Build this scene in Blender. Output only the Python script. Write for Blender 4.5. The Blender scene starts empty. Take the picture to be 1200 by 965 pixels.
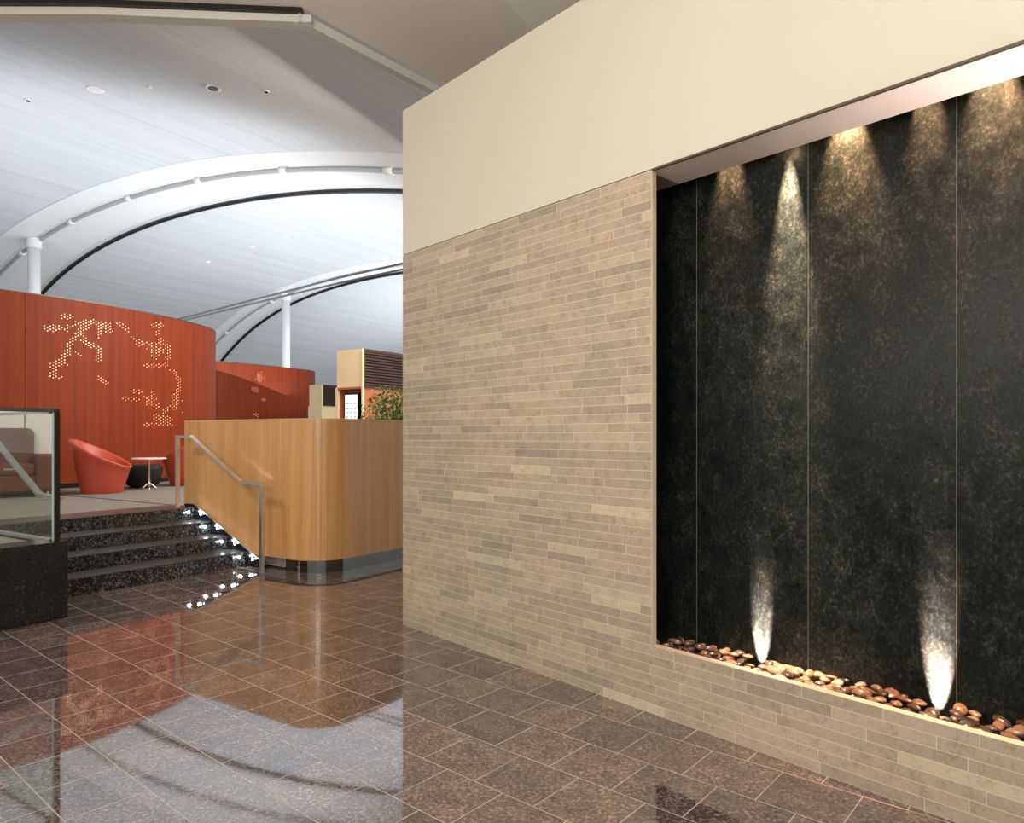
import bpy, bmesh, math, random
from mathutils import Vector, Matrix
random.seed(7)
S = bpy.context.scene
COL = S.collection
H = 1.45            # eye height
F = 830.0           # focal length in px of the 1200 px wide frame
# ------------------------------------------------------------------ camera, world, lights, exposure
cd = bpy.data.cameras.new('camera'); cam = bpy.data.objects.new('camera', cd); COL.objects.link(cam)
cam.location = (0, 0, H); cam.rotation_euler = (math.pi/2, 0, 0)
cd.sensor_fit = 'HORIZONTAL'; cd.sensor_width = 36; cd.lens = 36*F/1200
cd.shift_y = 29.5/1200; cd.clip_end = 300
S.camera = cam
S.view_settings.view_transform = 'Standard'; S.view_settings.look = 'None'
S.view_settings.gamma = 1; S.view_settings.use_curve_mapping = False
S.view_settings.exposure = 0.0
w = bpy.data.worlds.new('sky'); S.world = w; w.use_nodes = True
bg = w.node_tree.nodes['Background']; bg.inputs[0].default_value = (0.86, 0.93, 1.0, 1); bg.inputs[1].default_value = 0.62
E_ = Vector((.545, .8384, 0)); A_ = Vector((-.8384, .545, 0))      # along the hall / up the stairs
U_ = Vector((.6665, -.7455, 0)); N_ = Vector((.7455, .6665, 0))    # along / into the stone wall
C0 = Vector((-.844, 5.47, 0))
def QW(q, w_, z=0): return E_*q + A_*w_ + Vector((0, 0, z))
def ST(s, t, z=0): return C0 + U_*s + N_*t + Vector((0, 0, z))
def area(name, loc, target, sx, sy, power, col=(1, 1, 1), spread=180):
    l = bpy.data.lights.new(name, 'AREA'); l.shape = 'RECTANGLE'; l.size = sx; l.size_y = sy
    l.energy = power; l.color = col; l.spread = math.radians(spread)
    o = bpy.data.objects.new(name, l); COL.objects.link(o); o.location = loc
    o.rotation_euler = (Vector(target)-Vector(loc)).to_track_quat('-Z', 'Y').to_euler()
    return o
# unseen area lights added to brighten the vault, stone wall, near ceiling, stairs and lounge
area('vault_fill', QW(9, 19, 4.6), QW(11, 21, 12), 12, 10, 600, (.92, .96, 1))
area('vault_fill', QW(20, 20, 4.6), QW(20, 22, 12), 14, 14, 1050, (.92, .96, 1))
area('vault_fill', QW(33, 22, 5), QW(33, 24, 12), 12, 14, 1200, (.92, .96, 1))
area('hall_fill', (-2.6, -4.0, 4.1), (0.2, 5, 1.7), 4, 2.0, 420, (1, .89, .76))  # unseen fill behind the camera, added to brighten the stone wall
area('near_ceiling_fill', (-1.5, 1.2, 2.4), (-.6, 4.0, 4.6), 2.5, 1.5, 55, (1, .92, .80))  # fill added to lighten the near ceiling from below; no cove houses it
area('far_lounge_fill', QW(14, 8.0, 7.0), QW(16.0, 15, 2.0), 7, 5, 800, (1, .92, .82))  # added fill that evens out the far russet wall
area('counter_fill', QW(1.8, 7.9, 4.3), QW(5.0, 7.0, 1.0), 1.2, .6, 75, (1, .84, .66))  # unseen light added to brighten the counter's stair side
area('lounge_fill', QW(8.5, 7.4, 5.2), QW(7.6, 12, 1.9), 4, 3, 370, (1, .86, .72))  # unseen area light added for the first russet wall

# ------------------------------------------------------------------ helpers
def tag(o, label=None, cat=None, group=None, kind=None):
    if label: o['label'] = label
    if cat: o['category'] = cat
    if group: o['group'] = group
    if kind: o['kind'] = kind
    return o
def empty(name, loc, label, cat, group=None, kind=None):
    o = bpy.data.objects.new(name, None); COL.objects.link(o); o.location = loc; o.empty_display_size = .1
    return tag(o, label, cat, group, kind)
class MB:
    def __init__(s): s.v = []; s.f = []
    def add(s, vs, fs):
        b = len(s.v); s.v += [Vector(p) for p in vs]; s.f += [[i+b for i in f] for f in fs]; return s
    def hexa(s, p):  # 8 points: bottom 4 then top 4
        return s.add(p, [(3,2,1,0),(4,5,6,7),(0,1,5,4),(1,2,6,5),(2,3,7,6),(3,0,4,7)])
    def box(s, fn, a0, a1, b0, b1, z0, z1):
        return s.hexa([fn(a0,b0,z0),fn(a1,b0,z0),fn(a1,b1,z0),fn(a0,b1,z0),fn(a0,b0,z1),fn(a1,b0,z1),fn(a1,b1,z1),fn(a0,b1,z1)])
    def prism(s, poly, off):   # polygon of 3-D points extruded by a vector
        n = len(poly); off = Vector(off); P = [Vector(p) for p in poly]
        return s.add(P+[p+off for p in P], [tuple(range(n))[::-1], tuple(range(n, 2*n))]+[(i,(i+1)%n,n+(i+1)%n,n+i) for i in range(n)])
    def tube(s, pts, r, n=10, cap=True):
        pts = [Vector(p) for p in pts]; b = len(s.v); m = len(pts)
        up = Vector((0,0,1))
        for i, p in enumerate(pts):
            d = (pts[min(i+1,m-1)]-pts[max(i-1,0)]).normalized()
            x = d.cross(up)
            if x.length < .05: x = d.cross(Vector((1,0,0)))
            x.normalize(); y = d.cross(x)
            rr = r[i] if isinstance(r, (list, tuple)) else r
            for k in range(n):
                a = 2*math.pi*k/n; s.v.append(p+x*rr*math.cos(a)+y*rr*math.sin(a))
        for i in range(m-1):
            for k in range(n):
                s.f.append([b+i*n+k, b+i*n+(k+1)%n, b+(i+1)*n+(k+1)%n, b+(i+1)*n+k])
        if cap: s.f.append([b+k for k in range(n)][::-1]); s.f.append([b+(m-1)*n+k for k in range(n)])
        return s
    def lathe(s, c, prof, n=28):
        c = Vector(c); b = len(s.v); m = len(prof)
        for r, z in prof:
            for k in range(n):
                a = 2*math.pi*k/n; s.v.append(c+Vector((r*math.cos(a), r*math.sin(a), z)))
        for i in range(m-1):
            for k in range(n):
                s.f.append([b+i*n+k, b+i*n+(k+1)%n, b+(i+1)*n+(k+1)%n, b+(i+1)*n+k])
        s.f.append([b+k for k in range(n)][::-1]); s.f.append([b+(m-1)*n+k for k in range(n)])
        return s
    def grid(s, rows):
        b = len(s.v); m = len(rows); n = len(rows[0])
        for r in rows: s.v += [Vector(p) for p in r]
        for i in range(m-1):
            for k in range(n-1): s.f.append([b+i*n+k, b+i*n+k+1, b+(i+1)*n+k+1, b+(i+1)*n+k])
        return s
    def build(s, name, mat, parent=None, smooth=False, bevel=0, subd=0, fix=True, seg=2, solid=0):
        me = bpy.data.meshes.new(name)
        org = parent.location if parent is not None else Vector((0,0,0))
        if parent is not None and parent.parent is not None: org = Vector(parent.location)+Vector(parent.parent.location)
        me.from_pydata([tuple(p-org) for p in s.v], [], s.f); me.update()
        if fix:
            bm = bmesh.new(); bm.from_mesh(me); bmesh.ops.recalc_face_normals(bm, faces=bm.faces[:]); bm.to_mesh(me); bm.free()
        me.materials.append(mat)
        if smooth:
            for p in me.polygons: p.use_smooth = True
        o = bpy.data.objects.new(name, me); COL.objects.link(o)
        if parent is not None: o.parent = parent
        if solid:
            md = o.modifiers.new('solid', 'SOLIDIFY'); md.thickness = solid; md.offset = 0
        if bevel:
            md = o.modifiers.new('bevel', 'BEVEL'); md.width = bevel; md.segments = seg; md.limit_method = 'ANGLE'; md.angle_limit = .6
        if subd:
            md = o.modifiers.new('subd', 'SUBSURF'); md.levels = subd; md.render_levels = subd
        return o
# path in plan: points -> resampled polyline
def cat(pts, n=10):
    P = [Vector((p[0], p[1], 0)) for p in pts]; P = [2*P[0]-P[1]]+P+[2*P[-1]-P[-2]]; out = []
    for i in range(1, len(P)-2):
        for k in range(n):
            t = k/n; a, b, c, d = P[i-1], P[i], P[i+1], P[i+2]
            out.append(.5*((2*b)+(c-a)*t+(2*a-5*b+4*c-d)*t*t+(3*b-a-3*c+d)*t**3))
    out.append(P[-2]); return out
def path_norm(pts, i):
    d = (pts[min(i+1, len(pts)-1)]-pts[max(i-1, 0)]).normalized(); return Vector((d.y, -d.x, 0))
def strip(mb, pts, o0, o1, z0, z1):     # thick curved board between offsets o0..o1 of the path
    rows = []
    for i, p in enumerate(pts):
        n = path_norm(pts, i); a = p+n*o0; b = p+n*o1
        rows.append([Vector((a.x,a.y,z0)), Vector((b.x,b.y,z0)), Vector((b.x,b.y,z1)), Vector((a.x,a.y,z1)), Vector((a.x,a.y,z0))])
    mb.grid(rows)
    b = len(mb.v)
    for r in (rows[0], rows[-1]): mb.add(r[:4], [(0,1,2,3)])
    return mb

# ------------------------------------------------------------------ materials
def M(name, col=(.5,.5,.5), rough=.5, metal=0, spec=.5, emis=None, es=0, coat=0):
    m = bpy.data.materials.new(name); m.use_nodes = True
    b = m.node_tree.nodes['Principled BSDF']
    b.inputs['Base Color'].default_value = (*col, 1); b.inputs['Roughness'].default_value = rough
    b.inputs['Metallic'].default_value = metal; b.inputs['Specular IOR Level'].default_value = spec
    b.inputs['Coat Weight'].default_value = coat; b.inputs['Coat Roughness'].default_value = .1
    if emis: b.inputs['Emission Color'].default_value = (*emis, 1); b.inputs['Emission Strength'].default_value = es
    return m
class NT:
    def __init__(s, m): s.t = m.node_tree; s.b = s.t.nodes['Principled BSDF']
    def n(s, typ, **k):
        x = s.t.nodes.new(typ)
        for a, v in k.items():
            if a.startswith('_'): x.inputs[a[1:].replace('_', ' ')].default_value = v
            else: setattr(x, a, v)
        return x
    def l(s, a, b): s.t.links.new(a, b)
    def math(s, op, a, b=None, c=None):
        x = s.t.nodes.new('ShaderNodeMath'); x.operation = op
        for i, v in enumerate((a, b, c)):
            if v is None: continue
            if isinstance(v, (int, float)): x.inputs[i].default_value = v
            else: s.l(v, x.inputs[i])
        return x.outputs[0]
    def coord(s): return s.n('ShaderNodeNewGeometry').outputs['Position']
    def dot(s, v, vec):
        x = s.n('ShaderNodeVectorMath', operation='DOT_PRODUCT'); s.l(v, x.inputs[0]); x.inputs[1].default_value = tuple(vec); return x.outputs['Value']
    def comb(s, x, y, z=0):
        c = s.n('ShaderNodeCombineXYZ')
        for i, v in enumerate((x, y, z)):
            if isinstance(v, (int, float)): c.inputs[i].default_value = v
            else: s.l(v, c.inputs[i])
        return c.outputs[0]
    def noise(s, v, scale, detail=3, rough=.55, dist=0):
        x = s.n('ShaderNodeTexNoise'); x.inputs['Scale'].default_value = scale; x.inputs['Detail'].default_value = detail
        x.inputs['Roughness'].default_value = rough; x.inputs['Distortion'].default_value = dist
        if v is not None: s.l(v, x.inputs['Vector'])
        return x.outputs['Fac']
    def ramp(s, f, stops):
        r = s.n('ShaderNodeValToRGB'); e = r.color_ramp.elements
        while len(e) < len(stops): e.new(.5)
        for i, (p, c) in enumerate(stops):
            e[i].position = p; e[i].color = (*c, 1) if len(c) == 3 else c
        s.l(f, r.inputs[0]); return r.outputs[0]
    def mix(s, f, a, b, mode='MIX'):
        x = s.n('ShaderNodeMix', data_type='RGBA', blend_type=mode)
        for i, v in ((0, f), (6, a), (7, b)):
            if isinstance(v, (int, float)): x.inputs[i].default_value = v
            elif isinstance(v, tuple): x.inputs[i].default_value = (*v, 1)
            else: s.l(v, x.inputs[i])
        return x.outputs[2]
    def bump(s, h, st=.2, d=.01):
        x = s.n('ShaderNodeBump'); x.inputs['Strength'].default_value = st; x.inputs['Distance'].default_value = d
        s.l(h, x.inputs['Height']); s.l(x.outputs[0], s.b.inputs['Normal'])

def wood(name, c1, c2, rough=.32, coat=.25, sc=1.0):
    m = M(name, c1, rough, coat=coat); t = NT(m); p = t.coord()
    mp = t.n('ShaderNodeMapping'); mp.inputs['Scale'].default_value = (11*sc, 11*sc, .35*sc); t.l(p, mp.inputs[0])
    f1 = t.noise(mp.outputs[0], 1.0, 4, .6, .6)
    mp2 = t.n('ShaderNodeMapping'); mp2.inputs['Scale'].default_value = (70, 70, 1.2); t.l(p, mp2.inputs[0])
    f2 = t.noise(mp2.outputs[0], 1.0, 3, .6)
    f = t.math('ADD', t.math('MULTIPLY', f1, .65), t.math('MULTIPLY', f2, .35))
    t.l(t.ramp(f, [(.36, c2), (.62, c1)]), t.b.inputs['Base Color'])
    return m
def granite(name, dark, light, thr=.56, rough=.12, scale=60, spec=.5):
    m = M(name, dark, rough, spec=spec); t = NT(m); p = t.coord()
    f = t.noise(p, scale, 4, .7); g = t.noise(p, scale*.25, 3, .6)
    h = t.math('ADD', t.math('MULTIPLY', f, .75), t.math('MULTIPLY', g, .25))
    t.l(t.ramp(h, [(thr-.09, dark), (thr, tuple((a+b)/2*.6 for a, b in zip(dark, light))), (thr+.07, light)]), t.b.inputs['Base Color'])
    return m
# polished floor of half-bonded square granite tiles
T1 = (-.76, .65, 0); T2 = (.65, .76, 0)
def floor_mat():
    m = M('floor_granite_tiles', (.05,.045,.043), .06, spec=.5); t = NT(m); p = t.coord()
    u = t.math('ADD', t.dot(p, T1), -.14+3.2); v = t.math('ADD', t.dot(p, T2), -.007+3.08)
    row = t.math('FLOOR', t.math('DIVIDE', v, .308)); fv = t.math('FRACT', t.math('DIVIDE', v, .308))
    odd = t.math('MODULO', row, 2)       # rows with index 17 (7+10) odd are unshifted
    uu = t.math('ADD', t.math('DIVIDE', u, .32), t.math('MULTIPLY', t.math('SUBTRACT', 1.0, odd), .5))
    colm = t.math('FLOOR', uu); fu = t.math('FRACT', uu)
    dv = t.math('MULTIPLY', t.math('MINIMUM', fv, t.math('SUBTRACT', 1.0, fv)), .308)
    du = t.math('MULTIPLY', t.math('MINIMUM', fu, t.math('SUBTRACT', 1.0, fu)), .32)
    d = t.math('MINIMUM', du, dv)
    grout = t.math('LESS_THAN', d, .0025)
    wn = t.n('ShaderNodeTexWhiteNoise', noise_dimensions='2D'); t.l(t.comb(colm, row), wn.inputs['Vector'])
    f = t.noise(p, 58, 4, .78); g = t.noise(p, 9, 3, .6)
    h = t.math('ADD', t.math('MULTIPLY', f, .8), t.math('MULTIPLY', g, .2))
    c = t.ramp(h, [(.38, (.040,.032,.029)), (.5, (.145,.110,.102)), (.62, (.40,.315,.27))])
    tint = t.ramp(wn.outputs['Value'], [(0, (.72,.74,.76)), (1, (1.18,1.1,1.06))])
    c = t.mix(1.0, c, tint, 'MULTIPLY')
    c = t.mix(grout, c, (.50,.42,.36))
    t.l(c, t.b.inputs['Base Color'])
    t.b.inputs['IOR'].default_value = 2.5
    r = t.math('ADD', t.math('MULTIPLY', t.noise(p, 30, 2), .04), .015)
    r = t.math('ADD', r, t.math('MULTIPLY', grout, .3))
    t.l(r, t.b.inputs['Roughness'])
    wv = t.noise(p, 2.2, 2, .5)
    t.bump(wv, .05, .004)
    return m
def stone_mat():
    m = M('split_limestone_courses', (.4,.34,.26), .55, spec=.35); t = NT(m); p = t.coord()
    s = t.math('ADD', t.math('ADD', t.dot(p, U_), -C0.dot(U_)+40), t.math('MULTIPLY', t.dot(p, N_), .9))
    z = t.n('ShaderNodeSeparateXYZ'); t.l(p, z.inputs[0]); hh = .0508
    zz = t.math('DIVIDE', t.math('ADD', z.outputs[2], 0.0), hh)
    row = t.math('FLOOR', zz); fz = t.math('FRACT', zz)
    w1 = t.n('ShaderNodeTexWhiteNoise', noise_dimensions='1D'); t.l(row, w1.inputs['W'])
    w2 = t.n('ShaderNodeTexWhiteNoise', noise_dimensions='1D'); t.l(t.math('ADD', row, 57.3), w2.inputs['W'])
    L = t.math('ADD', t.math('MULTIPLY', w2.outputs['Value'], .28), .30)
    uu = t.math('ADD', t.math('DIVIDE', s, L), t.math('MULTIPLY', w1.outputs['Value'], 7))
    col = t.math('FLOOR', uu); fu = t.math('FRACT', uu)
    dz = t.math('MULTIPLY', t.math('MINIMUM', fz, t.math('SUBTRACT', 1.0, fz)), hh)
    du = t.math('MULTIPLY', t.math('MINIMUM', fu, t.math('SUBTRACT', 1.0, fu)), L)
    d = t.math('MINIMUM', dz, du)
    joint = t.math('LESS_THAN', d, .0015)
    wn = t.n('ShaderNodeTexWhiteNoise', noise_dimensions='2D'); t.l(t.comb(col, row), wn.inputs['Vector'])
    base = t.ramp(wn.outputs['Value'], [(0, (.33,.275,.225)), (.08, (.38,.315,.25)), (.5, (.425,.35,.27)), (.92, (.465,.385,.295)), (.985, (.56,.48,.36))])
    n1 = t.noise(p, 14, 5, .7); n2 = t.noise(p, 90, 3, .7)
    sp = t.ramp(t.math('ADD', t.math('MULTIPLY', n1, .5), t.math('MULTIPLY', n2, .5)), [(.36, (.72,.69,.66)), (.5, (1,1,1)), (.66, (1.12,1.11,1.1))])
    c = t.mix(1.0, base, sp, 'MULTIPLY')
    bl = t.ramp(t.noise(p, 1.6, 3, .6), [(.3, (.90,.92,.90)), (.7, (1.06,1.03,1.0))])
    c = t.mix(1.0, c, bl, 'MULTIPLY')
    c = t.mix(joint, c, (.64,.56,.44))
    t.l(c, t.b.inputs['Base Color'])
    hgt = t.math('ADD', t.math('MULTIPLY', wn.outputs['Value'], .6), t.math('MULTIPLY', n2, .25))
    t.bump(t.math('SUBTRACT', hgt, t.math('MULTIPLY', joint, .5)), .35, .004)
    return m
def water_granite():
    m = M('dark_green_water_granite', (.02,.03,.025), .32, spec=.22); t = NT(m); p = t.coord()
    mp = t.n('ShaderNodeMapping'); mp.inputs['Scale'].default_value = (1, 1, .8); t.l(p, mp.inputs[0])
    f = t.noise(mp.outputs[0], 75, 4, .75, 0); g = t.noise(mp.outputs[0], 11, 5, .75, .25); k = t.noise(mp.outputs[0], 1.4, 3, .6)
    h = t.math('ADD', t.math('ADD', t.math('MULTIPLY', f, .55), t.math('MULTIPLY', g, .3)), t.math('MULTIPLY', k, .15))
    c = t.ramp(h, [(.42, (.002,.004,.004)), (.51, (.007,.010,.009)), (.58, (.024,.027,.021)), (.70, (.10,.10,.075))])
    t.l(c, t.b.inputs['Base Color'])
    t.l(t.ramp(g, [(.3, (.25,.25,.25)), (.7, (.5,.5,.5))]), t.b.inputs['Roughness'])
    t.bump(h, .25, .003)
    return m
def ceil_mat():
    m = M('vault_metal_panels', (.64,.665,.70), .42, spec=.3); t = NT(m); p = t.coord()
    w_ = t.dot(p, A_); q_ = t.dot(p, E_)
    st = t.noise(t.comb(t.math('MULTIPLY', w_, 1.3), t.math('MULTIPLY', q_, .05)), 2.5, 3, .6)
    fw = t.math('FRACT', t.math('DIVIDE', t.math('ADD', w_, 100), 1.5))
    jn = t.math('LESS_THAN', fw, .012)
    c = t.ramp(st, [(.3, (.57,.595,.63)), (.7, (.67,.69,.715))])
    c = t.mix(t.math('MULTIPLY', jn, .45), c, (.2,.21,.23))
    t.l(c, t.b.inputs['Base Color']); return m
def carpet_mat():
    m = M('grey_carpet', (.2,.19,.17), .9, spec=.2); t = NT(m); p = t.coord()
    t.l(t.ramp(t.noise(p, 120, 3), [(.3, (.215,.20,.18)), (.7, (.30,.285,.26))]), t.b.inputs['Base Color']); return m
def stone_pebble():
    m = M('river_pebble', (.2,.12,.08), .22, spec=.6); t = NT(m); oi = t.n('ShaderNodeObjectInfo'); p = t.coord()
    c = t.ramp(oi.outputs['Random'], [(0, (.02,.018,.016)), (.3, (.09,.05,.035)), (.5, (.06,.055,.045)), (.8, (.18,.10,.06)), (1, (.15,.12,.09))])
    n = t.ramp(t.noise(p, 45, 4, .7), [(.3, (.6,.6,.6)), (.7, (1.35,1.3,1.25))])
    t.l(t.mix(1.0, c, n, 'MULTIPLY'), t.b.inputs['Base Color']); return m
m_floor = floor_mat(); m_stone = stone_mat(); m_water = water_granite(); m_ceil = ceil_mat(); m_carpet = carpet_mat(); m_peb = stone_pebble()
m_beige = M('cream_wall_paint', (.61,.585,.49), .6, spec=.25)
m_soffit = M('pale_soffit_paint', (.80,.72,.66), .6, spec=.2)
m_drywall = M('beige_ceiling_paint', (.80,.755,.68), .7, spec=.2)
m_drywall_lit = M('lit_ceiling_paint', (.88,.85,.79), .7, spec=.2)  # same ceiling, its brighter light put into a paler colour
m_fascia = M('fascia_paint', (.62,.60,.55), .6, spec=.2)
m_black = M('black_metal', (.008,.008,.009), .35, spec=.5)
m_white = M('white_steel_paint', (.80,.81,.82), .45)
m_greytube = M('grey_steel_tube', (.40,.41,.42), .4)
m_steel = M('brushed_stainless_steel', (.80,.77,.72), .32, metal=1)
m_rod = M('dark_rod', (.10,.10,.11), .5)
m_bronze = M('dark_metal_trim', (.13,.10,.08), .4, metal=.6)
m_granite = granite('black_speckled_granite', (.012,.014,.018), (.34,.32,.31), .555, .10, 55)
m_tread = granite('honed_grey_granite', (.07,.07,.075), (.30,.28,.28), .56, .28, 70)
m_granite_d = granite('near_black_granite', (.006,.007,.008), (.05,.05,.05), .60, .10, 55)
m_oak = wood('honey_wood_veneer', (.68,.37,.145), (.54,.26,.085), .30, .3)
m_oakcap = M('pale_wood_edge', (.62,.42,.22), .4)
m_red = wood('russet_wood_veneer', (.29,.050,.016), (.21,.033,.010), .5, 0)
m_red.node_tree.nodes['Principled BSDF'].inputs['Specular IOR Level'].default_value = .2
m_redlea = M('coral_red_leather', (.48,.075,.040), .40, spec=.5)
m_redpad = M('coral_red_pad', (.55,.12,.075), .45)
m_brown = M('brown_leather', (.15,.045,.018), .5, spec=.25)
m_char = M('charcoal_tone', (.012,.010,.012), .7)
m_tabletop = M('white_table_top', (.85,.80,.78), .25)
m_chrome = M('chrome', (.8,.76,.78), .08, metal=1)
m_cream = M('cream_laminate', (.80,.66,.42), .5)
m_portal = M('rust_portal_panel', (.42,.14,.06), .5)
m_louver = M('brown_louver', (.055,.024,.016), .5)
m_dotA = M('lit_perforation', (.9,.6,.4), .5, emis=(1,.62,.38), es=2.6)
m_dotB = M('dim_perforation', (.8,.4,.2), .5, emis=(1,.48,.22), es=1.7)
m_led = M('white_led', (1,1,1), .5, emis=(.85,.93,1), es=12)
m_screen = M('display_glow', (.7,.75,.8), .3, emis=(.80,.88,.95), es=.75)
m_screen2 = M('display_text_columns', (.3,.4,.5), .3, emis=(.45,.58,.70), es=.5)
m_leaf = M('green_leaf', (.045,.16,.03), .45); m_leaf2 = M('light_green_leaf', (.16,.30,.06), .45)
m_bark = M('bark', (.1,.06,.04), .8); m_pot = M('dark_planter', (.06,.05,.045), .5)
m_glasswash = M('pale_glass_wash', (.80,.72,.70), .6)  # pale tone for the reflection in the guard glass
m_joint = M('pale_panel_joint', (.13,.13,.11), .4)
m_lampshell = M('lamp_housing', (.03,.03,.03), .4, metal=.7)
m_lampglass = M('warm_lamp_lens', (1,.9,.8), .3, emis=(1,.8,.62), es=6)
def glass_mat():
    m = bpy.data.materials.new('guard_glass'); m.use_nodes = True; nt = m.node_tree; nt.nodes.clear()
    o = nt.nodes.new('ShaderNodeOutputMaterial'); mx = nt.nodes.new('ShaderNodeMixShader'); tr = nt.nodes.new('ShaderNodeBsdfTransparent')
    gl = nt.nodes.new('ShaderNodeBsdfGlossy'); ge = nt.nodes.new('ShaderNodeNewGeometry'); dt = nt.nodes.new('ShaderNodeVectorMath'); dt.operation = 'DOT_PRODUCT'
    nt.links.new(ge.outputs['True Normal'], dt.inputs[0]); nt.links.new(ge.outputs['Incoming'], dt.inputs[1])
    def mm(op, a, b_):
        x = nt.nodes.new('ShaderNodeMath'); x.operation = op
        for i, q in enumerate((a, b_)):
            if q is None: continue
            if isinstance(q, (int, float)): x.inputs[i].default_value = q
            else: nt.links.new(q, x.inputs[i])
        return x
    c1 = mm('ABSOLUTE', dt.outputs['Value'], None); c2 = mm('SUBTRACT', 1.0, c1.outputs[0]); c3 = mm('POWER', c2.outputs[0], 5.0)
    fr = mm('ADD', mm('MULTIPLY', c3.outputs[0], .8).outputs[0], .02)
    tr.inputs[0].default_value = (.95, .98, .96, 1); gl.inputs['Roughness'].default_value = 0.0; gl.inputs['Color'].default_value = (.7,.74,.72,1)
    nt.links.new(fr.outputs[0], mx.inputs[0]); nt.links.new(tr.outputs[0], mx.inputs[1]); nt.links.new(gl.outputs[0], mx.inputs[2]); nt.links.new(mx.outputs[0], o.inputs[0])
    return m
m_glass = glass_mat()
m_glassedge = M('green_glass_edge', (.45,.62,.58), .2)

# ------------------------------------------------------------------ floor, landing
LZ = .597
WQ = 5.06                       # plane of the wood wall beside the stairs
f = MB(); XY = lambda a, b, z: Vector((a, b, z))
f.box(XY, -16, 9, -9, 24, -.2, 0); tag(f.build('floor', m_floor), kind='structure')
l = MB()
l.box(QW, WQ+.08, 48, 6.17, 44, .02, LZ); l.box(QW, 5.56, 48, 5.76, 6.17, .02, LZ); l.box(QW, 2.82, WQ, 8.3, 44, .02, LZ); l.box(QW, -12, 2.82, 6.36, 44, .02, LZ)
tag(l.build('floor_landing', m_carpet), kind='structure')

# ------------------------------------------------------------------ stone wall with the recess
SR = 2.366; ZL = .355; ZT = 2.847; ZB = 3.967; TB = .343; SE = 7.2
b = MB(); b.box(ST, 0, SR, 0, .034, 0, ZT); b.box(ST, 0, SR-.22, .034, .10, 0, ZT); b.box(ST, SR, SE, 0, .045, 0, ZL); b.box(ST, 0, .10, .10, 2.6, 0, ZT)
b.box(ST, .1, SE, .345+.06, .5, 0, ZT+.5)
tag(b.build('wall_right', m_stone), kind='structure')
b = MB(); b.box(ST, 0, SE, 0, .27, ZT+.006, ZB); b.box(ST, 0, .10, .27, 2.6, ZT, ZB); b.box(ST, .1, SE, .27, 2.6, ZB-.10, ZB)
tag(b.build('wall_right_upper', m_beige), kind='structure')
b = MB(); b.box(ST, SR-.02, SE, .012, .27, ZT-.004, ZT+.005)
tag(b.build('trim_1', m_soffit), kind='structure')
b = MB(); b.box(ST, SR, SE, -.003, .011, ZT-.006, ZT+.006)
tag(b.build('trim_2', m_bronze), kind='structure')
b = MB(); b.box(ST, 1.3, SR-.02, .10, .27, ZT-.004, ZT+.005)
tag(b.build('trim_3', M('shaded_soffit_paint', (.30,.24,.20), .6)), kind='structure')  # soffit behind the stone, its shade put into a darker colour
b = MB(); b.box(ST, 1.25, 1.30, .10, .40, 0, ZT); tag(b.build('wall_pocket_end', m_granite_d), kind='structure')
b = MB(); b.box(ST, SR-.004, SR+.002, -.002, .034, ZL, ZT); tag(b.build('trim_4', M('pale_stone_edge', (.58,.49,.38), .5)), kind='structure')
def s_at(px, t):       # distance along the wall of an image column on plane t
    k = (px-600)/F; o = C0+N_*t
    return (k*o.y-o.x)/(U_.x-k*U_.y)
# water wall
seams = [1.3, s_at(816.5, TB), s_at(947, TB), s_at(1121, TB)]
wd = seams[3]-seams[2]; seams += [seams[3]+wd, seams[3]+2*wd, SE]
ww = empty('water_wall', ST(SR+1, TB, ZL-.05), 'dark green-black granite water wall of tall slabs set in the recess of the stone wall', 'water wall')
for i in range(len(seams)-1):
    b = MB(); b.box(ST, seams[i]+.0018, seams[i+1]-.0018, TB, TB+.03, .22, ZT+.42); b.build('granite_slab', m_water, ww)
for x in seams[1:-1]:
    b = MB(); b.box(ST, x-.0018, x+.0018, TB+.001, TB+.02, .22, ZT+.42); b.build('slab_joint', m_joint, ww)
b = MB(); b.box(ST, 1.3, SE, TB+.031, TB+.06, .1, ZT+.45); b.build('backing_board', m_granite_d, ww)
b = MB(); b.box(ST, 1.3, SE, .27, TB+.05, ZT+.45, ZT+.5); tag(b.build('trim_5', m_granite_d), kind='structure')
b = MB(); cuts_ = [SR-.2]+[x for px in (888, 1096) for x in (s_at(px, TB-.04)-.045, s_at(px, TB-.04)+.045)]+[SE]
b.box(ST, SR-.2, SE, .047, TB-.002, .10, .119); b.box(ST, SR-.2, SE, .047, TB-.105, .2, .252)
for x0_, x1_ in zip(cuts_[::2], cuts_[1::2]): b.box(ST, x0_, x1_, TB-.105, TB-.002, .2, .252); tag(b.build('pebble_trough', M('wet_trough_floor', (.01,.009,.008), .3)), 'dark trough bed under the river pebbles along the water wall', 'trough')

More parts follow.
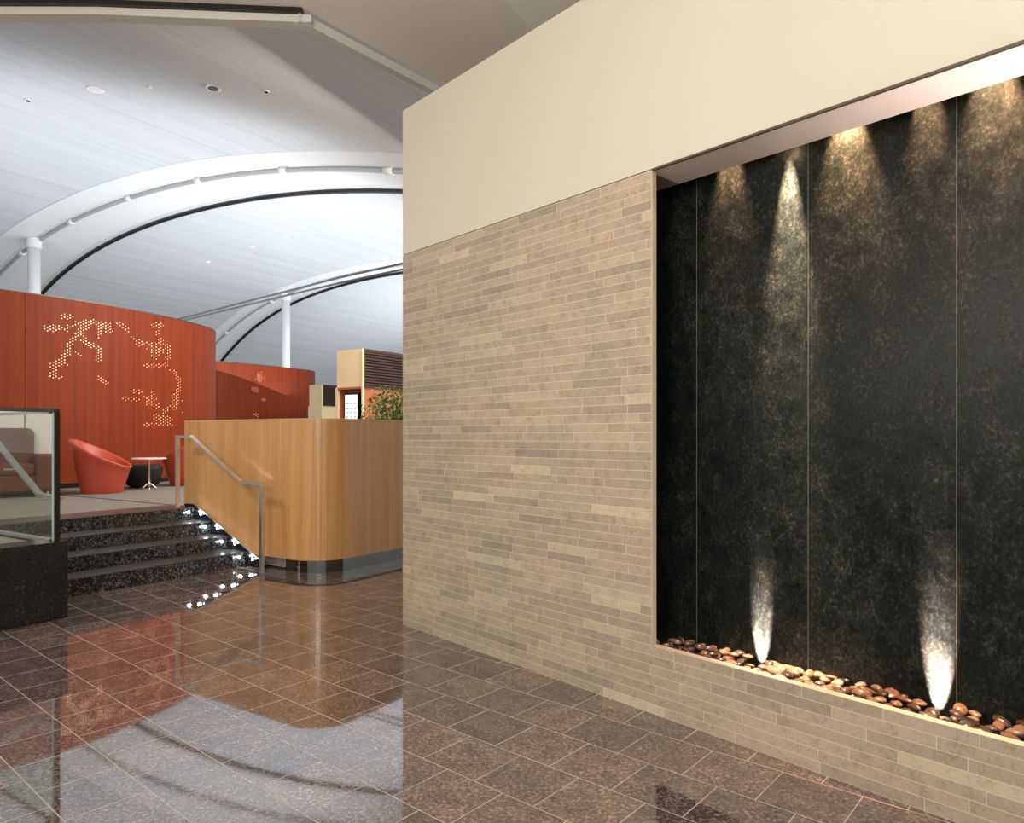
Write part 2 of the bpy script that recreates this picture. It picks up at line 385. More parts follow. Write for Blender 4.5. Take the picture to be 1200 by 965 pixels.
# grazing lamps of the water wall
def spot(loc, target, power, size, blend, col, r=.01):
    l = bpy.data.lights.new('spot', 'SPOT'); l.energy = power; l.spot_size = math.radians(size); l.spot_blend = blend; l.color = col; l.shadow_soft_size = r
    o = bpy.data.objects.new('spot', l); COL.objects.link(o); o.location = loc
    o.rotation_euler = (Vector(target)-Vector(loc)).to_track_quat('-Z', 'Y').to_euler(); return o
WARM = (1, .55, .29); WHT = (1, .68, .56)
downs = [(855, 330, 40, WARM, .30), (925, 4200, 19, (1,.70,.46), .292), (993, 900, 44, WARM, .30), (1087, 300, 32, WARM, .30), (1165, 680, 44, WARM, .30), (1290, 500, 46, WARM, .30)]
names = ['leftmost', 'second from the left', 'third from the left', 'fourth from the left', 'fifth from the left', 'sixth, past the right edge']
for (px, pw, sz, c, tt), nm in zip(downs, names):
    s = s_at(px, TB)
    spot(ST(s, tt, ZT+.24), ST(s, TB+.004, ZT-(1.5 if px == 925 else .02)), pw, sz, 1.0, c, .006)
ups = [(888, 1700, 23), (1096, 1900, 25)]
for (px, pw, sz), nm in zip(ups, ('left', 'right')):
    s = s_at(px, TB-.04); base = ST(s, TB-.058, .12)
    e = empty('uplight', base, 'small recessed uplight at the foot of the water wall, %s of the two bright beams' % nm, 'light')
    MB().lathe(base, [(.026,0),(.028,.03),(.028,.05),(.022,.05),(.020,.044)], 20).build('housing', m_lampshell, e, smooth=False)
    MB().lathe(base+Vector((0,0,.044)), [(.019,0),(.019,.003)], 20).build('lens', m_lampglass, e)
    spot(base+Vector((0,0,.06)), ST(s, TB+.004, .42), pw, sz, .8, WHT, .008)
# unseen strip light added over the trough to brighten the recess soffit
area('soffit_fill', ST(4.75, .12, .36), ST(4.75, .12, ZT), .04, 4.75, 210, (1,.84,.77), 75)

# ------------------------------------------------------------------ pebbles
def pebble_mesh(k):
    r = random.Random(100+k); bm = bmesh.new(); bmesh.ops.create_icosphere(bm, subdivisions=3, radius=1)
    ax, ay, az = r.uniform(.85,1.2), r.uniform(.62,.9), r.uniform(.36,.5)
    ph = [r.uniform(0,6) for _ in range(6)]
    for v in bm.verts:
        c = v.co; d = 1+.09*math.sin(2.1*c.x+ph[0])+.08*math.sin(2.7*c.y+ph[1])+.06*math.sin(3.3*c.z+ph[2]+c.x)
        v.co = Vector((c.x*ax*d, c.y*ay*d, c.z*az*d))
    me = bpy.data.meshes.new('river_pebble'); bm.to_mesh(me); bm.free(); me.materials.append(m_peb)
    for p in me.polygons: p.use_smooth = True
    return me
pm = [pebble_mesh(k) for k in range(9)]
rp = random.Random(5); npeb = 0; placed = []
for layer, (zc, step) in enumerate(((.274, .074), (.318, .068))):
    s = 2.10+layer*.03
    while s < 4.35:
        for t in ((.085,.15,.215,.28,.33) if layer == 0 else (.08,.14,.205,.27,.32)):
            r = rp.uniform(.026, .037); ss = s+rp.uniform(-.016,.016); tt = min(max(t+rp.uniform(-.010,.010), .047+r), TB-r*.95)
            if any(abs(ss-s_at(px, TB-.04)) < .052 and tt > TB-.105 for px, _, _ in ups): continue
            if ss < 2.28 and layer == 1: continue
            p = ST(ss, tt, zc+rp.uniform(-.006,.006))
            o = bpy.data.objects.new('river_pebble', pm[rp.randrange(9)]); COL.objects.link(o)
            o.location = p; o.scale = (r, r, r*rp.uniform(.9,1.1)); o.rotation_euler = (rp.uniform(-.3,.3), rp.uniform(-.3,.3), rp.uniform(0,6.28))
            tag(o, 'smooth wet brown or grey river pebble in the trough along the water wall', 'pebble', 'river pebbles in the water wall trough'); npeb += 1
        s += step

# ------------------------------------------------------------------ staircase
WR = [7.81, 7.49, 7.17, 6.85]; RZ = .149
sc = empty('staircase', QW(3.9, 6.85, 0), 'short flight of four black speckled granite steps up to the carpeted lounge', 'staircase')
for i in range(4):
    z1 = LZ-RZ*i; w1 = WR[i-1] if i else 8.299
    b = MB(); b.box(QW, 2.822, WQ-.03, WR[i], w1, 0.001, z1)
    st = b.build('step', m_granite, sc)
    tb = MB(); tb.box(QW, 2.824, WQ-.031, WR[i]-.012, w1-.002, z1+.0005, z1+.012)
    td = tb.build('tread', m_tread, sc, bevel=.004); td.parent = st; td['label'] = 'honed lighter grey tread'
b = MB(); zs = lambda ww_: LZ+.04-(ww_-7.81)*-.149/.32
zline = lambda w_: .045+LZ+(w_-7.81)*(.149/.32)
poly = [QW(WQ-.029, 6.52, .002), QW(WQ-.029, 6.52, .045), QW(WQ-.029, 7.81, zline(7.81)), QW(WQ-.029, 8.0, zline(7.81)), QW(WQ-.029, 8.0, .002)]
b.prism(poly, E_*.025); b.build('skirting', m_granite_d, sc)
b = MB(); b.prism([QW(WQ-.034, 6.50, .045), QW(WQ-.034, 6.50, .057), QW(WQ-.034, 7.81, zline(7.81)+.012), QW(WQ-.034, 8.02, zline(7.81)+.012), QW(WQ-.034, 8.02, zline(7.81)), QW(WQ-.034, 7.81, zline(7.81))], E_*.03)
b.build('skirting_trim', m_steel, sc)
def disc(mb, c, n, r, th=.006, k=14):
    c = Vector(c); n = Vector(n).normalized(); return mb.tube([c, c+n*th], r, k)
for i in range(4):
    z = LZ-RZ*i
    for c, n in ((QW(WQ-.10, WR[i], z-.045), -A_), (QW(WQ-.029, WR[i]-.145, z-.062), -E_)):
        b = MB(); disc(b, c, n, .024, .004); h_ = b.build('light_bezel', m_black, sc)
        b = MB(); disc(b, c+n*.004, n, .017, .004); b.build('step_light', m_led, sc)['label'] = 'glowing white step light'
        l = bpy.data.lights.new('step_glow', 'POINT'); l.energy = .28; l.color = (.8,.9,1); l.shadow_soft_size = .01
        o = bpy.data.objects.new('step_glow', l); COL.objects.link(o); o.location = c+n*.035

# granite pedestal and glass guard
g = MB(); g.box(QW, -12, 2.82, 6.075, 6.355, 0, .615); g.box(QW, 2.70, 2.82, 6.355, 8.299, 0.0, .615)
tag(g.build('granite_plinth', m_granite_d, bevel=.004), 'low near-black granite plinth carrying the glass guard at the left', 'plinth')
gg = empty('glass_guard', QW(2.79, 6.2, .615), 'frameless-looking glass balustrade with black corner post on the dark granite plinth', 'balustrade')
GZ = 1.665
b = MB(); b.box(QW, -6, 2.765, 6.194, 6.206, .616, GZ-.02); b.build('glass_pane', m_glass, gg)
b = MB(); b.box(QW, 2.754, 2.766, 6.215, 8.2, .616, GZ-.02); b.build('glass_pane', m_glass, gg)
b = MB(); b.box(QW, -6, 2.80, 6.18, 6.22, GZ-.02, GZ+.012); b.build('top_rail', m_bronze, gg)
b = MB(); b.box(QW, 2.742, 2.778, 6.22, 8.2, GZ-.03, GZ-.005); b.build('top_rail', m_steel, gg)
b = MB(); b.box(QW, 2.772, 2.808, 6.18, 6.216, .616, GZ); b.build('corner_post', m_black, gg)
b = MB(); b.box(QW, 2.753, 2.767, 6.19, 6.194, .616, GZ-.02); b.build('glass_edge', m_glassedge, gg)
b = MB(); b.box(QW, 2.745, 2.775, 6.22, 8.2, .616, .63); b.build('bottom_channel', m_steel, gg)

def railing(q, label, brackets):
    pts = [(6.32,.945),(6.67,.955),(7.60,1.452),(7.88,1.452)]
    e = empty('handrail', QW(q, 6.32, 0), label, 'handrail')
    b = MB()
    for (w0,z0),(w1,z1) in zip(pts, pts[1:]):
        dn = Vector((0,0,.014))
        hw = .025
        b.hexa([QW(q-hw,w0,z0)-dn, QW(q+hw,w0,z0)-dn, QW(q+hw,w1,z1)-dn, QW(q-hw,w1,z1)-dn, QW(q-hw,w0,z0)+dn, QW(q+hw,w0,z0)+dn, QW(q+hw,w1,z1)+dn, QW(q-hw,w1,z1)+dn])
    b.build('top_bar', m_steel, e)
    if brackets:
        for w_, z_ in ((6.5,.95),(7.1,1.185),(7.8,1.452)):
            b = MB(); b.box(QW, 2.77, q, w_-.01, w_+.01, z_-.03, z_-.014); b.build('bracket', m_steel, e)
    else:
        b = MB(); b.box(QW, q-.02, q+.02, 6.31, 6.345, .0, .94); b.build('post', m_steel, e)
        b = MB(); b.box(QW, q-.02, q+.02, 7.85, 7.885, LZ, 1.45); b.build('post', m_steel, e)
railing(4.86, 'stainless steel handrail on two posts beside the honey wood wall', False)
railing(2.87, 'stainless steel handrail seen behind the glass guard', True)

# ------------------------------------------------------------------ curved wood counter wall
pts = [QW(WQ, 8.05), QW(WQ, 7.4), QW(WQ, 6.8), QW(WQ, 6.25)]
r0 = .42
for k in range(1, 13):
    a = math.pi/2*k/12; pts.append(QW(WQ+r0-r0*math.cos(a), 5.66+r0+.0-r0*math.sin(a)))
pts += [QW(6.0, 5.66), QW(6.6, 5.66), QW(7.4, 5.66), QW(8.4, 5.66), QW(9.5, 5.66), QW(11.5, 5.66)]
cw = empty('counter_wall', QW(WQ+.3, 6.2, 0), 'curved honey-coloured wood counter wall on a recessed steel base beside the steps', 'counter')
WT = 1.645; WBZ = .135
def sub(i0, i1, g0=.0015):
    P = [p.copy() for p in pts[i0:i1+1]]
    P[0] += (P[1]-P[0]).normalized()*g0; P[-1] += (P[-2]-P[-1]).normalized()*g0; return P
# side of the offset: path_norm points to the right of travel; inside of the counter is the other side
inside = -.05 if path_norm(pts, 1).dot(E_) < 0 else .05
for i0, i1 in ((0,2),(2,3),(3,9),(9,15),(15,17),(17,19),(19,21)):
    strip(MB(), sub(i0, i1), 0, inside, WBZ, WT-.012).build('wood_panel', m_oak, cw)
strip(MB(), pts, -inside*.04, inside*1.05, WT-.011, WT).build('cap', m_oakcap, cw)
strip(MB(), pts, inside*.3, inside*.9, WBZ, WT-.02).build('backing', m_bronze, cw)
strip(MB(), pts[3:], inside*1.0, inside*1.5, .001, WBZ+.01).build('steel_base', M('polished_steel_kick', (.26,.27,.24), .10, metal=1), cw)

# ------------------------------------------------------------------ russet curved lounge walls
RT = 3.74
def red_wall(plan, label, splits):
    P = cat(plan, 10)
    c = P[len(P)//2]
    e = empty('curved_partition', Vector((c.x, c.y, LZ)), label, 'partition wall')
    n = len(P); cuts = [0]+splits+[n-1]
    side = -.09
    for a, b_ in zip(cuts, cuts[1:]):
        Q = [p.copy() for p in P[a:b_+1]]; Q[0] += (Q[1]-Q[0]).normalized()*.003; Q[-1] += (Q[-2]-Q[-1]).normalized()*.003
        strip(MB(), Q, 0, side, LZ+.08, RT-.02).build('veneer_panel', m_red, e)
    strip(MB(), P, .004, side-.004, RT-.019, RT).build('top_edge', m_bronze, e)
    strip(MB(), P, -.02, side+.01, LZ, RT-.03).build('backing', m_black, e)
    return e, P
rw, RP = red_wall([(-11.2,8.3),(-9.4,9.6),(-7.93,10.97),(-7.05,12.18),(-6.54,13.58),(-6.36,14.6),(-6.42,15.3),(-6.8,16.1),(-7.6,16.9)],
    'tall curved russet wood wall pierced with glowing star-like dots behind the red tub chairs', [14, 22, 34, 46, 58])
rw2, RP2 = red_wall([(-10.6,20.2),(-8.93,21.4),(-7.85,22.8),(-7.0,24.3),(-6.95,25.0),(-7.3,25.8)],
    'farther curved russet wood wall with a faint cluster of dots, behind the wood counter', [10, 22])
def seg_d(px, py, s):
    x0, y0, x1, y1, r = s; dx, dy = x1-x0, y1-y0; L = dx*dx+dy*dy
    t = 0 if L == 0 else max(0, min(1, ((px-x0)*dx+(py-y0)*dy)/L)); return math.hypot(px-x0-t*dx, py-y0-t*dy)-r
M1 = [(205,68,255,68,22),(75,150,110,150,24),(110,150,235,150,24),(235,138,300,120,12),(300,118,420,105,20),(420,110,530,135,20),(530,160,550,165,12),
 (370,140,310,185,22),(310,185,255,250,16),(255,250,235,300,26),(235,330,180,380,24),(180,380,130,415,28),(200,390,230,400,14),(150,430,125,480,22),(160,490,185,495,12),
 (455,140,465,185,20),(465,190,448,225,10),(500,150,520,175,16),
 (330,235,400,265,18),(400,265,465,295,18),(465,300,450,375,20),(290,320,320,340,10),(350,210,360,230,10),
 (600,120,655,165,20),(655,165,665,180,8),(675,198,720,235,10),(740,245,745,250,28),(775,250,890,262,12),
 (845,125,885,130,24),(865,165,865,190,12),(890,235,895,250,20),(840,290,850,330,32),(870,300,900,310,20),(940,280,945,350,18),(915,270,925,275,10),(790,300,800,305,8),
 (845,350,845,360,16),(930,370,930,410,18),(780,415,940,412,14),(830,400,840,400,14),
 (960,440,1000,480,14),(1010,490,1025,560,16),(1020,560,1000,640,18),(990,640,985,700,28),(1040,650,1045,655,10),(1035,745,1045,750,8),
 (635,640,730,645,16),(680,590,760,600,14),(770,640,860,650,12),(840,595,840,625,18),(800,670,870,700,22),(930,730,915,740,18),(860,780,950,790,26),(780,828,960,826,12),(940,700,990,700,10),
 (455,490,460,515,14),(495,520,515,550,16)]
M2 = [(1120,240,1120,255,28),(1060,345,1070,360,30)]
def dots(P, mask, orgx, orgy, sc_, parent, step, rad, tmax, name, keep=1.0, strong=True):
    arc = 0; rr = random.Random(3); A = MB(); B = MB(); cum = [0]
    for i in range(1, len(P)): cum.append(cum[-1]+(P[i]-P[i-1]).length)
    s = 0; j = 0; i = 0
    while s < cum[-1]:
        while i < len(P)-2 and cum[i+1] < s: i += 1
        t = (s-cum[i])/(cum[i+1]-cum[i]); p = P[i].lerp(P[i+1], t); n = path_norm(P, i)
        if p.y > 6 and n.dot(-p) > 0:
            z = LZ+.3+((.30 if p.y < 12.4 else .34)*step if j % 2 else 0)
            while z < RT-.1:
                px = 600+F*p.x/p.y; py = 512-F*(z-H)/p.y
                x = (px-orgx)*sc_; y = (py-orgy)*sc_
                dmin = min(seg_d(x, y, m) for m in mask)
                if dmin < 0 and rr.random() < keep:
                    c = Vector((p.x, p.y, z))+n*.001; tx = Vector((-n.y, n.x, 0)); r = rad
                    mb = A if (strong and x < 950 and y < 350 and dmin < -6) or rr.random() < .12 else B
                    mb.add([c+n*.002+tx*r*math.cos(a)+Vector((0,0,r*math.sin(a))) for a in [k*math.pi/3 for k in range(6)]], [(0,1,2,3,4,5)])
                z += step*(.60 if p.y < 12.4 else .68)
        s += step*.5*(1.0 if p.y < 12.4 else 1.35); j += 1
    if A.v: A.build(name, m_dotA, parent, fix=False)
    if B.v: B.build(name, m_dotB, parent, fix=False)['label'] = 'dimmer glowing dots'
dots(RP, M1, 40, 360, 6, rw, .084, .0095, 0, 'light_perforations', .97)
dots(RP2, [(440,240,430,275,34),(375,365,400,370,26),(465,470,475,480,14),(390,600,430,620,14)], 250, 410, 8, rw2, .10, .011, 0, 'light_perforations', .9, False)

# ------------------------------------------------------------------ lounge furniture
def tub_chair(loc, rz, label, mat=m_redlea, pad=m_redpad, k=1.0):
    e = empty('tub_chair', loc, label, 'chair')
    n = 40; o = Vector(loc)
    def P(th, r, z, cx=0): return o+Matrix.Rotation(rz, 3, 'Z') @ Vector((cx+r*math.cos(th), r*math.sin(th)*.98, z))
    rows = []
    hz = lambda th: (.60-.21*math.cos(th))*k      # +X front is low
    def ring(fn): return [fn(2*math.pi*i/n) for i in range(n+1)]
    rows.append(ring(lambda t: P(t, .27*k, .0)))
    rows.append(ring(lambda t: P(t, .285*k, .03)))
    for f_ in (.3, .6, .9):
        rows.append(ring(lambda t: P(t, (.285+.125*f_)*k, .03+(hz(t)-.03)*f_, -.02*f_)))
    rows.append(ring(lambda t: P(t, .425*k, hz(t)-.01, -.02)))
    rows.append(ring(lambda t: P(t, .415*k, hz(t)+.012, -.02)))
    rows.append(ring(lambda t: P(t, .385*k, hz(t)+.008, -.02)))
    rows.append(ring(lambda t: P(t, .365*k, hz(t)-.02, -.02)))
    rows.append(ring(lambda t: P(t, .32*k, max(hz(t)*.6, .30), -.01)))
    rows.append(ring(lambda t: P(t, .28*k, .30*k)))
    rows.append(ring(lambda t: P(t, .01, .30*k)))
    MB().grid(rows).build('shell', mat, e, smooth=True)
    MB().lathe(o+Vector((0,0,.3*k)), [(.05,.0),(.27*k,.0),(.285*k,.03),(.285*k,.07),(.26*k,.10),(.05,.115)], 32).build('seat_cushion', pad, e, smooth=True)
    MB().lathe(o, [(.26*k,-.0),(.26*k,.012)], 32).build('base_ring', m_black, e)
tub_chair((-6.22, 10.75, LZ), math.radians(13), 'coral red leather tub chair left of the small white table')
tub_chair((-5.70, 12.45, LZ), math.radians(170), 'coral red tub chair right of the small table, half hidden by the handrail post')
e = empty('low_dark_form', (-6.18, 11.85, LZ), 'low charcoal rounded shape behind the small white table', 'dark_form')  # dark rounded form added to fill the dark area behind the table
MB().lathe((-6.18,11.85,LZ), [(.20,.03),(.25,.06),(.31,.30),(.30,.36),(.26,.385),(.02,.39)], 28).build('dark_body', m_char, e, smooth=True)
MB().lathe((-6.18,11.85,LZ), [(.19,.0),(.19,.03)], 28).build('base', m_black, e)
tl = Vector((-5.83, 11.38, LZ)); e = empty('side_table', tl, 'small round white-topped side table on a thin chrome stem', 'table')
MB().lathe(tl, [(.24,.49),(.255,.495),(.255,.508),(.24,.515),(.02,.515)], 36).build('tabletop', m_tabletop, e)
MB().lathe(tl, [(.03,.05),(.02,.10),(.016,.2),(.015,.40),(.022,.47),(.08,.489)], 20).build('column', m_chrome, e, smooth=True)
for k in range(4):
    a = k*math.pi/2+.5; d = Vector((math.cos(a), math.sin(a), 0))
    MB().tube([tl+Vector((0,0,.11)), tl+d*.04+Vector((0,0,.08)), tl+d*.09+Vector((0,0,.03)), tl+d*.12+Vector((0,0,.012))], [.014,.013,.011,.012], 8).build('foot', m_chrome, e, smooth=True)
# brown armchair seen through the glass
ac = Vector((-7.30, 10.05, LZ)); e = empty('armchair', ac, 'large brown leather armchair seen through the glass guard', 'armchair')
yaw = math.radians(38); RM = Matrix.Rotation(yaw, 3, 'Z')
def AC(x, y, z): return ac+RM @ Vector((x, y, z))
b = MB(); b.box(AC, -.62, .45, .12, .36, .18, .98); b.build('backrest', m_brown, e, bevel=.09, seg=4)
b = MB(); b.box(AC, -.40, .42, -.42, .14, .30, .48); b.build('seat_cushion', m_brown, e, bevel=.05, seg=3)
b = MB(); b.box(AC, -.60, .62, -.40, .34, .08, .31); b.build('base', m_brown, e, bevel=.02)
b = MB(); b.box(AC, .42, .68, -.44, .34, .08, .60); b.build('armrest', m_brown, e, bevel=.04, seg=3)
b = MB(); b.box(AC, -.66, -.40, -.44, .34, .08, .60); b.build('armrest', m_brown, e, bevel=.04, seg=3)
for x in (-.55, .57):
    for y in (-.36, .28):
        MB().tube([AC(x, y, 0), AC(x, y, .09)], [.016,.022], 8).build('leg', m_steel, e)
# pale panel added behind the armchair for the bright reflection in the glass
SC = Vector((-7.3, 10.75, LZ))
e = empty('glass_wash_panel', SC, 'pale grey panel behind the brown armchair, added for the reflection in the glass', 'screen')
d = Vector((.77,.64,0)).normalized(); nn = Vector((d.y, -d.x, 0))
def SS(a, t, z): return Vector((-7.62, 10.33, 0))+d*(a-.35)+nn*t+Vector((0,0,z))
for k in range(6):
    b = MB(); b.box(SS, -1.42+k*.44, -1.42+k*.44+.425, .0, .03, LZ+.04, 1.80); b.build('screen_panel', m_glasswash, e, bevel=.004)
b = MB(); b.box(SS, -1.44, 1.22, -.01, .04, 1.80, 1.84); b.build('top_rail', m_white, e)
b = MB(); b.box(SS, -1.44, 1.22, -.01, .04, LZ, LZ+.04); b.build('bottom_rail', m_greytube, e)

# ------------------------------------------------------------------ service kiosks with louvres
def kiosk(corner, zt, zl, left, right, label, portal):
    e = empty('service_kiosk', Vector((corner.x, corner.y, LZ)), label, 'kiosk')
    def K(a, b_, z): return Vector((corner.x, corner.y, 0))+E_*a+A_*b_+Vector((0,0,z))
    b = MB(); b.box(K, .04, right, .0, left, zl, zt-.0); b.build('upper_box', m_cream, e)
    b = MB(); b.box(K, 0.0, .05, -.02, .012, LZ, zt); b.build('corner_trim', m_cream, e)
    # louvre on the hall side (faces -A)
    fr = MB(); fr.box(K, .03, right, -.02, -.001, zl, zl+.03); fr.box(K, .03, right, -.02, -.001, zt-.05, zt); fr.build('louvre_frame', m_louver, e)
    n = 12; back = MB(); back.box(K, .05, right, -.005, -.001, zl+.03, zt-.05); back.build('louvre_back', m_black, e)
    lv = MB(); hh = (zt-zl-.08)/n
    for k in range(n):
        z = zl+.03+hh*k; lv.hexa([K(.05,-.03,z+.01),K(right,-.03,z+.01),K(right,-.006,z+hh*.55),K(.05,-.006,z+hh*.55),K(.05,-.03,z+.01+hh*.22),K(right,-.03,z+.01+hh*.22),K(right,-.006,z+hh*.77),K(.05,-.006,z+hh*.77)])
    lv.build('louvre_blades', m_louver, e)
    b = MB(); b.box(K, .05, right, .02, .06, LZ, zl); b.build('side_panel', m_portal if portal else m_cream, e)
    if portal:
        b = MB(); b.box(K, -.0, .06, left-.06, left, LZ, zl); b.build('portal_jamb', m_cream, e)
        b = MB(); b.box(K, .25, .30, .06, left-.06, LZ, zl); b.build('portal_back', m_portal, e)
        b = MB(); b.box(K, .06, .25, left-.08, left-.06, LZ, zl); b.box(K, .0, .3, .06, left-.06, zl-.04, zl); b.build('portal_lining', m_portal, e)
    else:
        b = MB(); b.box(K, .0, .06, 0, left, LZ, zl); b.build('end_panel', m_cream, e)
    return e, K
k1, K1 = kiosk(Vector((-2.97, 14.0, 0)), 3.20, 2.44, .74, 3.4, 'cream service kiosk with dark louvred grille and rust portal behind the counter', True)
k2, K2 = kiosk(Vector((-5.55, 20.6, 0)), 2.97, 2.35, .55, 3.0, 'smaller farther cream kiosk with dark louvre, left of the large kiosk', False)
# display screen standing in the portal
dp = K1(.10, .30, LZ); e = empty('display_screen', dp, 'upright bright information display standing in the kiosk portal', 'screen')
def DS(a, b_, z): return K1(.10, .33, 0)+E_*a+A_*b_+Vector((0,0,z))
b = MB(); b.box(DS, -.06, .05, -.19, .19, LZ+.02, 2.33); b.build('casing', m_black, e, bevel=.005)
b = MB(); b.box(DS, -.066, -.061, -.17, .17, 1.30, 2.29); b.build('screen_panel', m_screen, e)
b = MB()
for c in (-.11, 0, .10):
    for r_ in range(9): b.box(DS, -.069, -.067, c-.035, c+.03, 1.38+r_*.09, 1.41+r_*.09)
b.build('screen_rows', m_screen2, e)
# plant
pc = QW(9.9, 6.75, LZ); pc = Vector((-1.62, 9.85, LZ))
e = empty('potted_shrub', pc, 'leafy green potted shrub behind the right end of the wood counter', 'plant')
MB().lathe(pc, [(.20,0),(.24,.02),(.28,.48),(.29,.5),(.26,.5),(.25,.46),(.02,.46)], 28).build('planter', m_pot, e)
rl = random.Random(11); st = MB(); L1, L2 = MB(), MB()
cc = pc+Vector((0,0,1.16))
for k in range(16):
    d = Vector((rl.gauss(0,1), rl.gauss(0,1), rl.gauss(0,1)*.8)).normalized()*rl.uniform(.2,.36)
    st.tube([pc+Vector((rl.uniform(-.03,.03),rl.uniform(-.03,.03),.45)), pc+Vector((d.x*.3,d.y*.3,.75)), cc+d], [.012,.009,.004], 6)
for k in range(1500):
    d = Vector((rl.gauss(0,1), rl.gauss(0,1), rl.gauss(0,1))).normalized(); rad = .43*rl.random()**.4
    lump = 1+.22*math.sin(5*d.x+1)*math.cos(4*d.z+d.y*3)
    p = cc+Vector((d.x*rad*1.05*lump, d.y*rad*1.05*lump, d.z*rad*.92*lump))
    ln = rl.uniform(.035,.06); ax = Vector((rl.gauss(0,1), rl.gauss(0,1), rl.gauss(-.2,.6))).normalized()
    sd = ax.cross(Vector((rl.gauss(0,1),rl.gauss(0,1),rl.gauss(0,1)))).normalized(); nr = ax.cross(sd)
    mb = L1 if rl.random() < .68 else L2
    mb.add([p, p+ax*ln*.5+sd*ln*.33-nr*.004, p+ax*ln, p+ax*ln*.5-sd*ln*.33-nr*.004, p+ax*ln*.5+nr*.004], [(0,1,4),(1,2,4),(2,3,4),(3,0,4)])
st.build('stems', m_bark, e); L1.build('foliage', m_leaf, e, fix=False); L2.build('foliage', m_leaf2, e, fix=False)['label'] = 'lighter green foliage'

# ------------------------------------------------------------------ vaulted ceiling, arches, columns
Q = 11.0
def prof(w_):
    d = w_/Q-2.03
    if w_ < .45*Q: d = .45-2.03
    return H+Q*(.685-(.12*d*d if d < 0 else .13*d*d+.07*d**4))
def wgrid(w0, w1, n): return [w0+(w1-w0)*i/n for i in range(n+1)]
WG = wgrid(-3, 3.35*Q, 90)
v = MB()
for q0, q1 in ((-3, Q), (1.26*Q, 2.04*Q), (2.2*Q, 46)):
    v.grid([[QW(q, w_, prof(w_)) for w_ in WG] for q in (q0, q1)])
    v.grid([[QW(q, w_, prof(w_)+.25) for w_ in WG] for q in (q0, q1)])
tag(v.build('ceiling', m_ceil, smooth=True, fix=False), kind='structure')
def arch_band(q0, q1, label):
    e = empty('arch_rib', QW((q0+q1)/2, 2.03*Q, prof(2.03*Q)), label, 'ceiling arch')
    W2 = wgrid(.3*Q, 3.34*Q, 110)
    b = MB(); rows = []
    m = (q0*.5+q1*.5) if q1-q0 > 2 else (q0+q1)/2
    for w_ in W2:
        z = prof(w_)
        rows.append([QW(q0, w_, z+.2), QW(q0, w_, z-.02), QW(q0+(q1-q0)*.30, w_, z-.05), QW(q0+(q1-q0)*.36, w_, z+.10), QW(q1-.12, w_, z+.03), QW(q1-.12, w_, z-.05), QW(q1, w_, z-.05), QW(q1, w_, z+.2), QW(q0, w_, z+.2)])
    b.grid(rows); b.build('white_soffit', m_white, e)
    qt = q0+(q1-q0)*.35
    MB().tube([QW(qt, w_, prof(w_)-.10) for w_ in W2], .07 if q1-q0 > 2 else .05, 8).build('grey_tube', m_greytube, e, smooth=True)
    MB().tube([QW(q1, w_, prof(w_)-.09) for w_ in W2], .075, 8).build('black_edge_tube', m_black, e, smooth=True)
    for k in range(7):
        w_ = (1.0+.33*k)*Q; c = QW(qt, w_, prof(w_)-.10)
        c2 = QW(qt, w_+.25, prof(w_+.25)-.10)
        MB().tube([c, c2], .10, 10).build('tube_joint', m_white, e, smooth=True)
arch_band(Q, 1.26*Q, 'wide white near ceiling arch with grey tube and dark edge over the first russet wall')
arch_band(2.04*Q, 2.2*Q, 'far white ceiling arch with dark edge, seen above the second russet wall')
def ray_q(px, q):   # point on the plane at hall distance q in the image column px
    k = (px-600)/F; return q/(.545*k+.8384)
for px, q, lab in ((40, 1.08*Q, 'pale steel column under the near arch at the far left'), (335, 2.1*Q, 'pale steel column rising to the far arch above the second russet wall')):
    D = ray_q(px, q); p = Vector(((px-600)/F*D, D, 0)); ztop = prof(p.dot(A_))-.03
    e = empty('column', Vector((p.x, p.y, LZ)), lab, 'column')
    MB().tube([Vector((p.x,p.y,LZ)), Vector((p.x,p.y,ztop))], .20, 20).build('shaft', m_white, e, smooth=True)
    MB().tube([Vector((p.x,p.y,LZ)), Vector((p.x,p.y,LZ+.12))], .28, 20).build('base_plate', m_greytube, e)
    MB().tube([Vector((p.x,p.y,ztop-.35)), Vector((p.x,p.y,ztop))], .24, 20).build('capital', m_white, e)
def at(px, py, D): return Vector(((px-600)/F*D, D, H+(512-py)/F*D))
for off, lab in ((0, 'upper of two thin dark tension rods sloping across the vault'), (7, 'lower of two thin dark tension rods sloping across the vault')):
    tag(MB().tube([at(150, 389+off*.45, 22), at(210, 374+off*.45, 21), at(330, 343+off*.7, 19.5), at(400, 325+off*.9, 18.5), at(480, 307+off, 17.5), at(600, 285+off*1.3, 16.5)], .028, 8).build('tension_rod', m_rod, smooth=True), lab, 'rod')
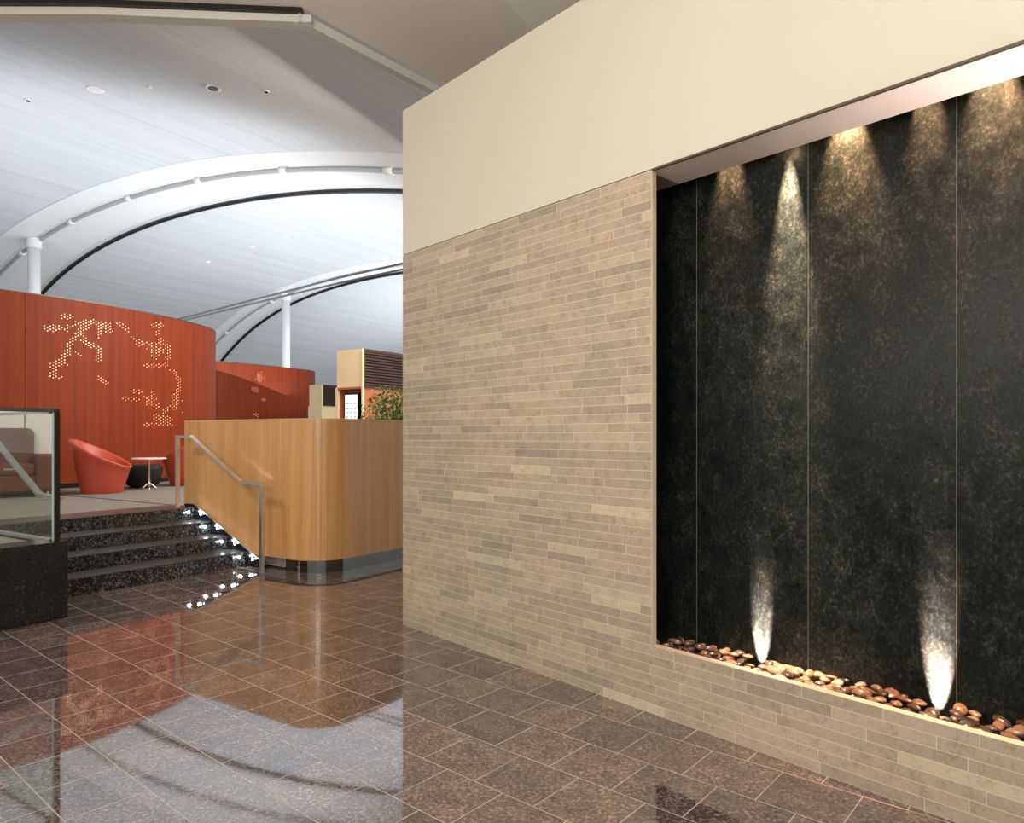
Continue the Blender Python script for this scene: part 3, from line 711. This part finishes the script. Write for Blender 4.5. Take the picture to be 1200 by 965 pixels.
# fixtures on the vault
def hit(px, py):
    a, b_ = (px-600)/F, (512-py)/F; D = 3
    while D < 60:
        w_ = -.8384*a*D+.545*D
        if H+b_*D > prof(w_): break
        D += .02
    return Vector((a*D, D, H+b_*D))
for px, py, r, dark, lab in ((250,102,.13,True,'dark slotted ceiling downlight in the middle of the near vault'), (112,104,.15,False,'pale oval ceiling light left of the dark downlight'),
        (33,117,.06,True,'tiny dark ceiling fixture at the far left of the vault'), (175,101,.04,False,'small ceiling sprinkler between the pale oval light and the dark downlight'), (312,106,.05,True,'small dark ceiling sensor right of the dark downlight'),
        (243,307,.10,False,'small pale light on the vault under the near arch, left one'), (295,289,.10,False,'small pale light on the vault under the near arch, middle one'), (335,277,.10,False,'small pale light on the vault under the near arch, right one')):
    c = hit(px, py); e = empty('ceiling_fixture', c, lab, 'ceiling light')
    MB().lathe(c+Vector((0,0,-.03)), [(r,0),(r*1.05,.01),(r*1.05,.06)], 24).build('bezel', m_white, e)
    MB().lathe(c+Vector((0,0,-.035)), [(r*.7,0),(r*.7,.01)], 24).build('aperture', m_black if dark else m_tabletop, e)

# ------------------------------------------------------------------ lower near ceiling with its edge fascia
ZC = 4.6
E1a = Vector((-1.54, 5.22, 0)); ed = Vector((.637, .771, 0)); E1b = E1a+ed*9
L2a = Vector((-.06, 5.106, 0)); L2d = Vector((.498, .867, 0)).normalized(); L2b = L2a+L2d*7; L2c = L2a-L2d*8
TL = [Vector((-14, 5.28, 0)), Vector((-9, 5.16, 0)), Vector((-5, 5.11, 0)), Vector((-3, 5.12, 0))]
def zz_(p, z): return Vector((p.x, p.y, z))
poly = [zz_(p, ZC) for p in TL+[E1a, E1b, L2b, L2a, L2c]]+[Vector((-14, -8, ZC))]
b = MB(); b.prism(poly, (0,0,.2))
tag(b.build('ceiling_near', m_drywall), kind='structure')
rd = Vector((L2d.y, -L2d.x, 0))
b = MB(); b.prism([zz_(L2b, ZC), zz_(L2c, ZC), zz_(L2c+rd*6, ZC-.3), zz_(L2b+rd*6, ZC-.3)], (0,0,.2))
tag(b.build('ceiling_near_slope', m_drywall_lit), kind='structure')  # tilted to catch light, with extra brightness put into its colour
b = MB()
edge = [p.copy() for p in TL+[E1a]]
strip(b, [TL[0], TL[1], TL[2], TL[3], E1a+Vector((.06,0,0))], 0, -.10, ZC-.095, ZC-.040)
strip(b, [E1a-ed*.03, E1b], 0, -.07, ZC-.098, ZC-.03)
tag(b.build('trim_6', m_fascia), kind='structure')
b = MB(); strip(b, [p+Vector((0,.0,0)) for p in edge], .03, -.085, ZC-.038, ZC-.001)
tag(b.build('trim_7', m_black), kind='structure')  # black strip put in for the shadow gap above the fascia
print('pebbles', npeb)
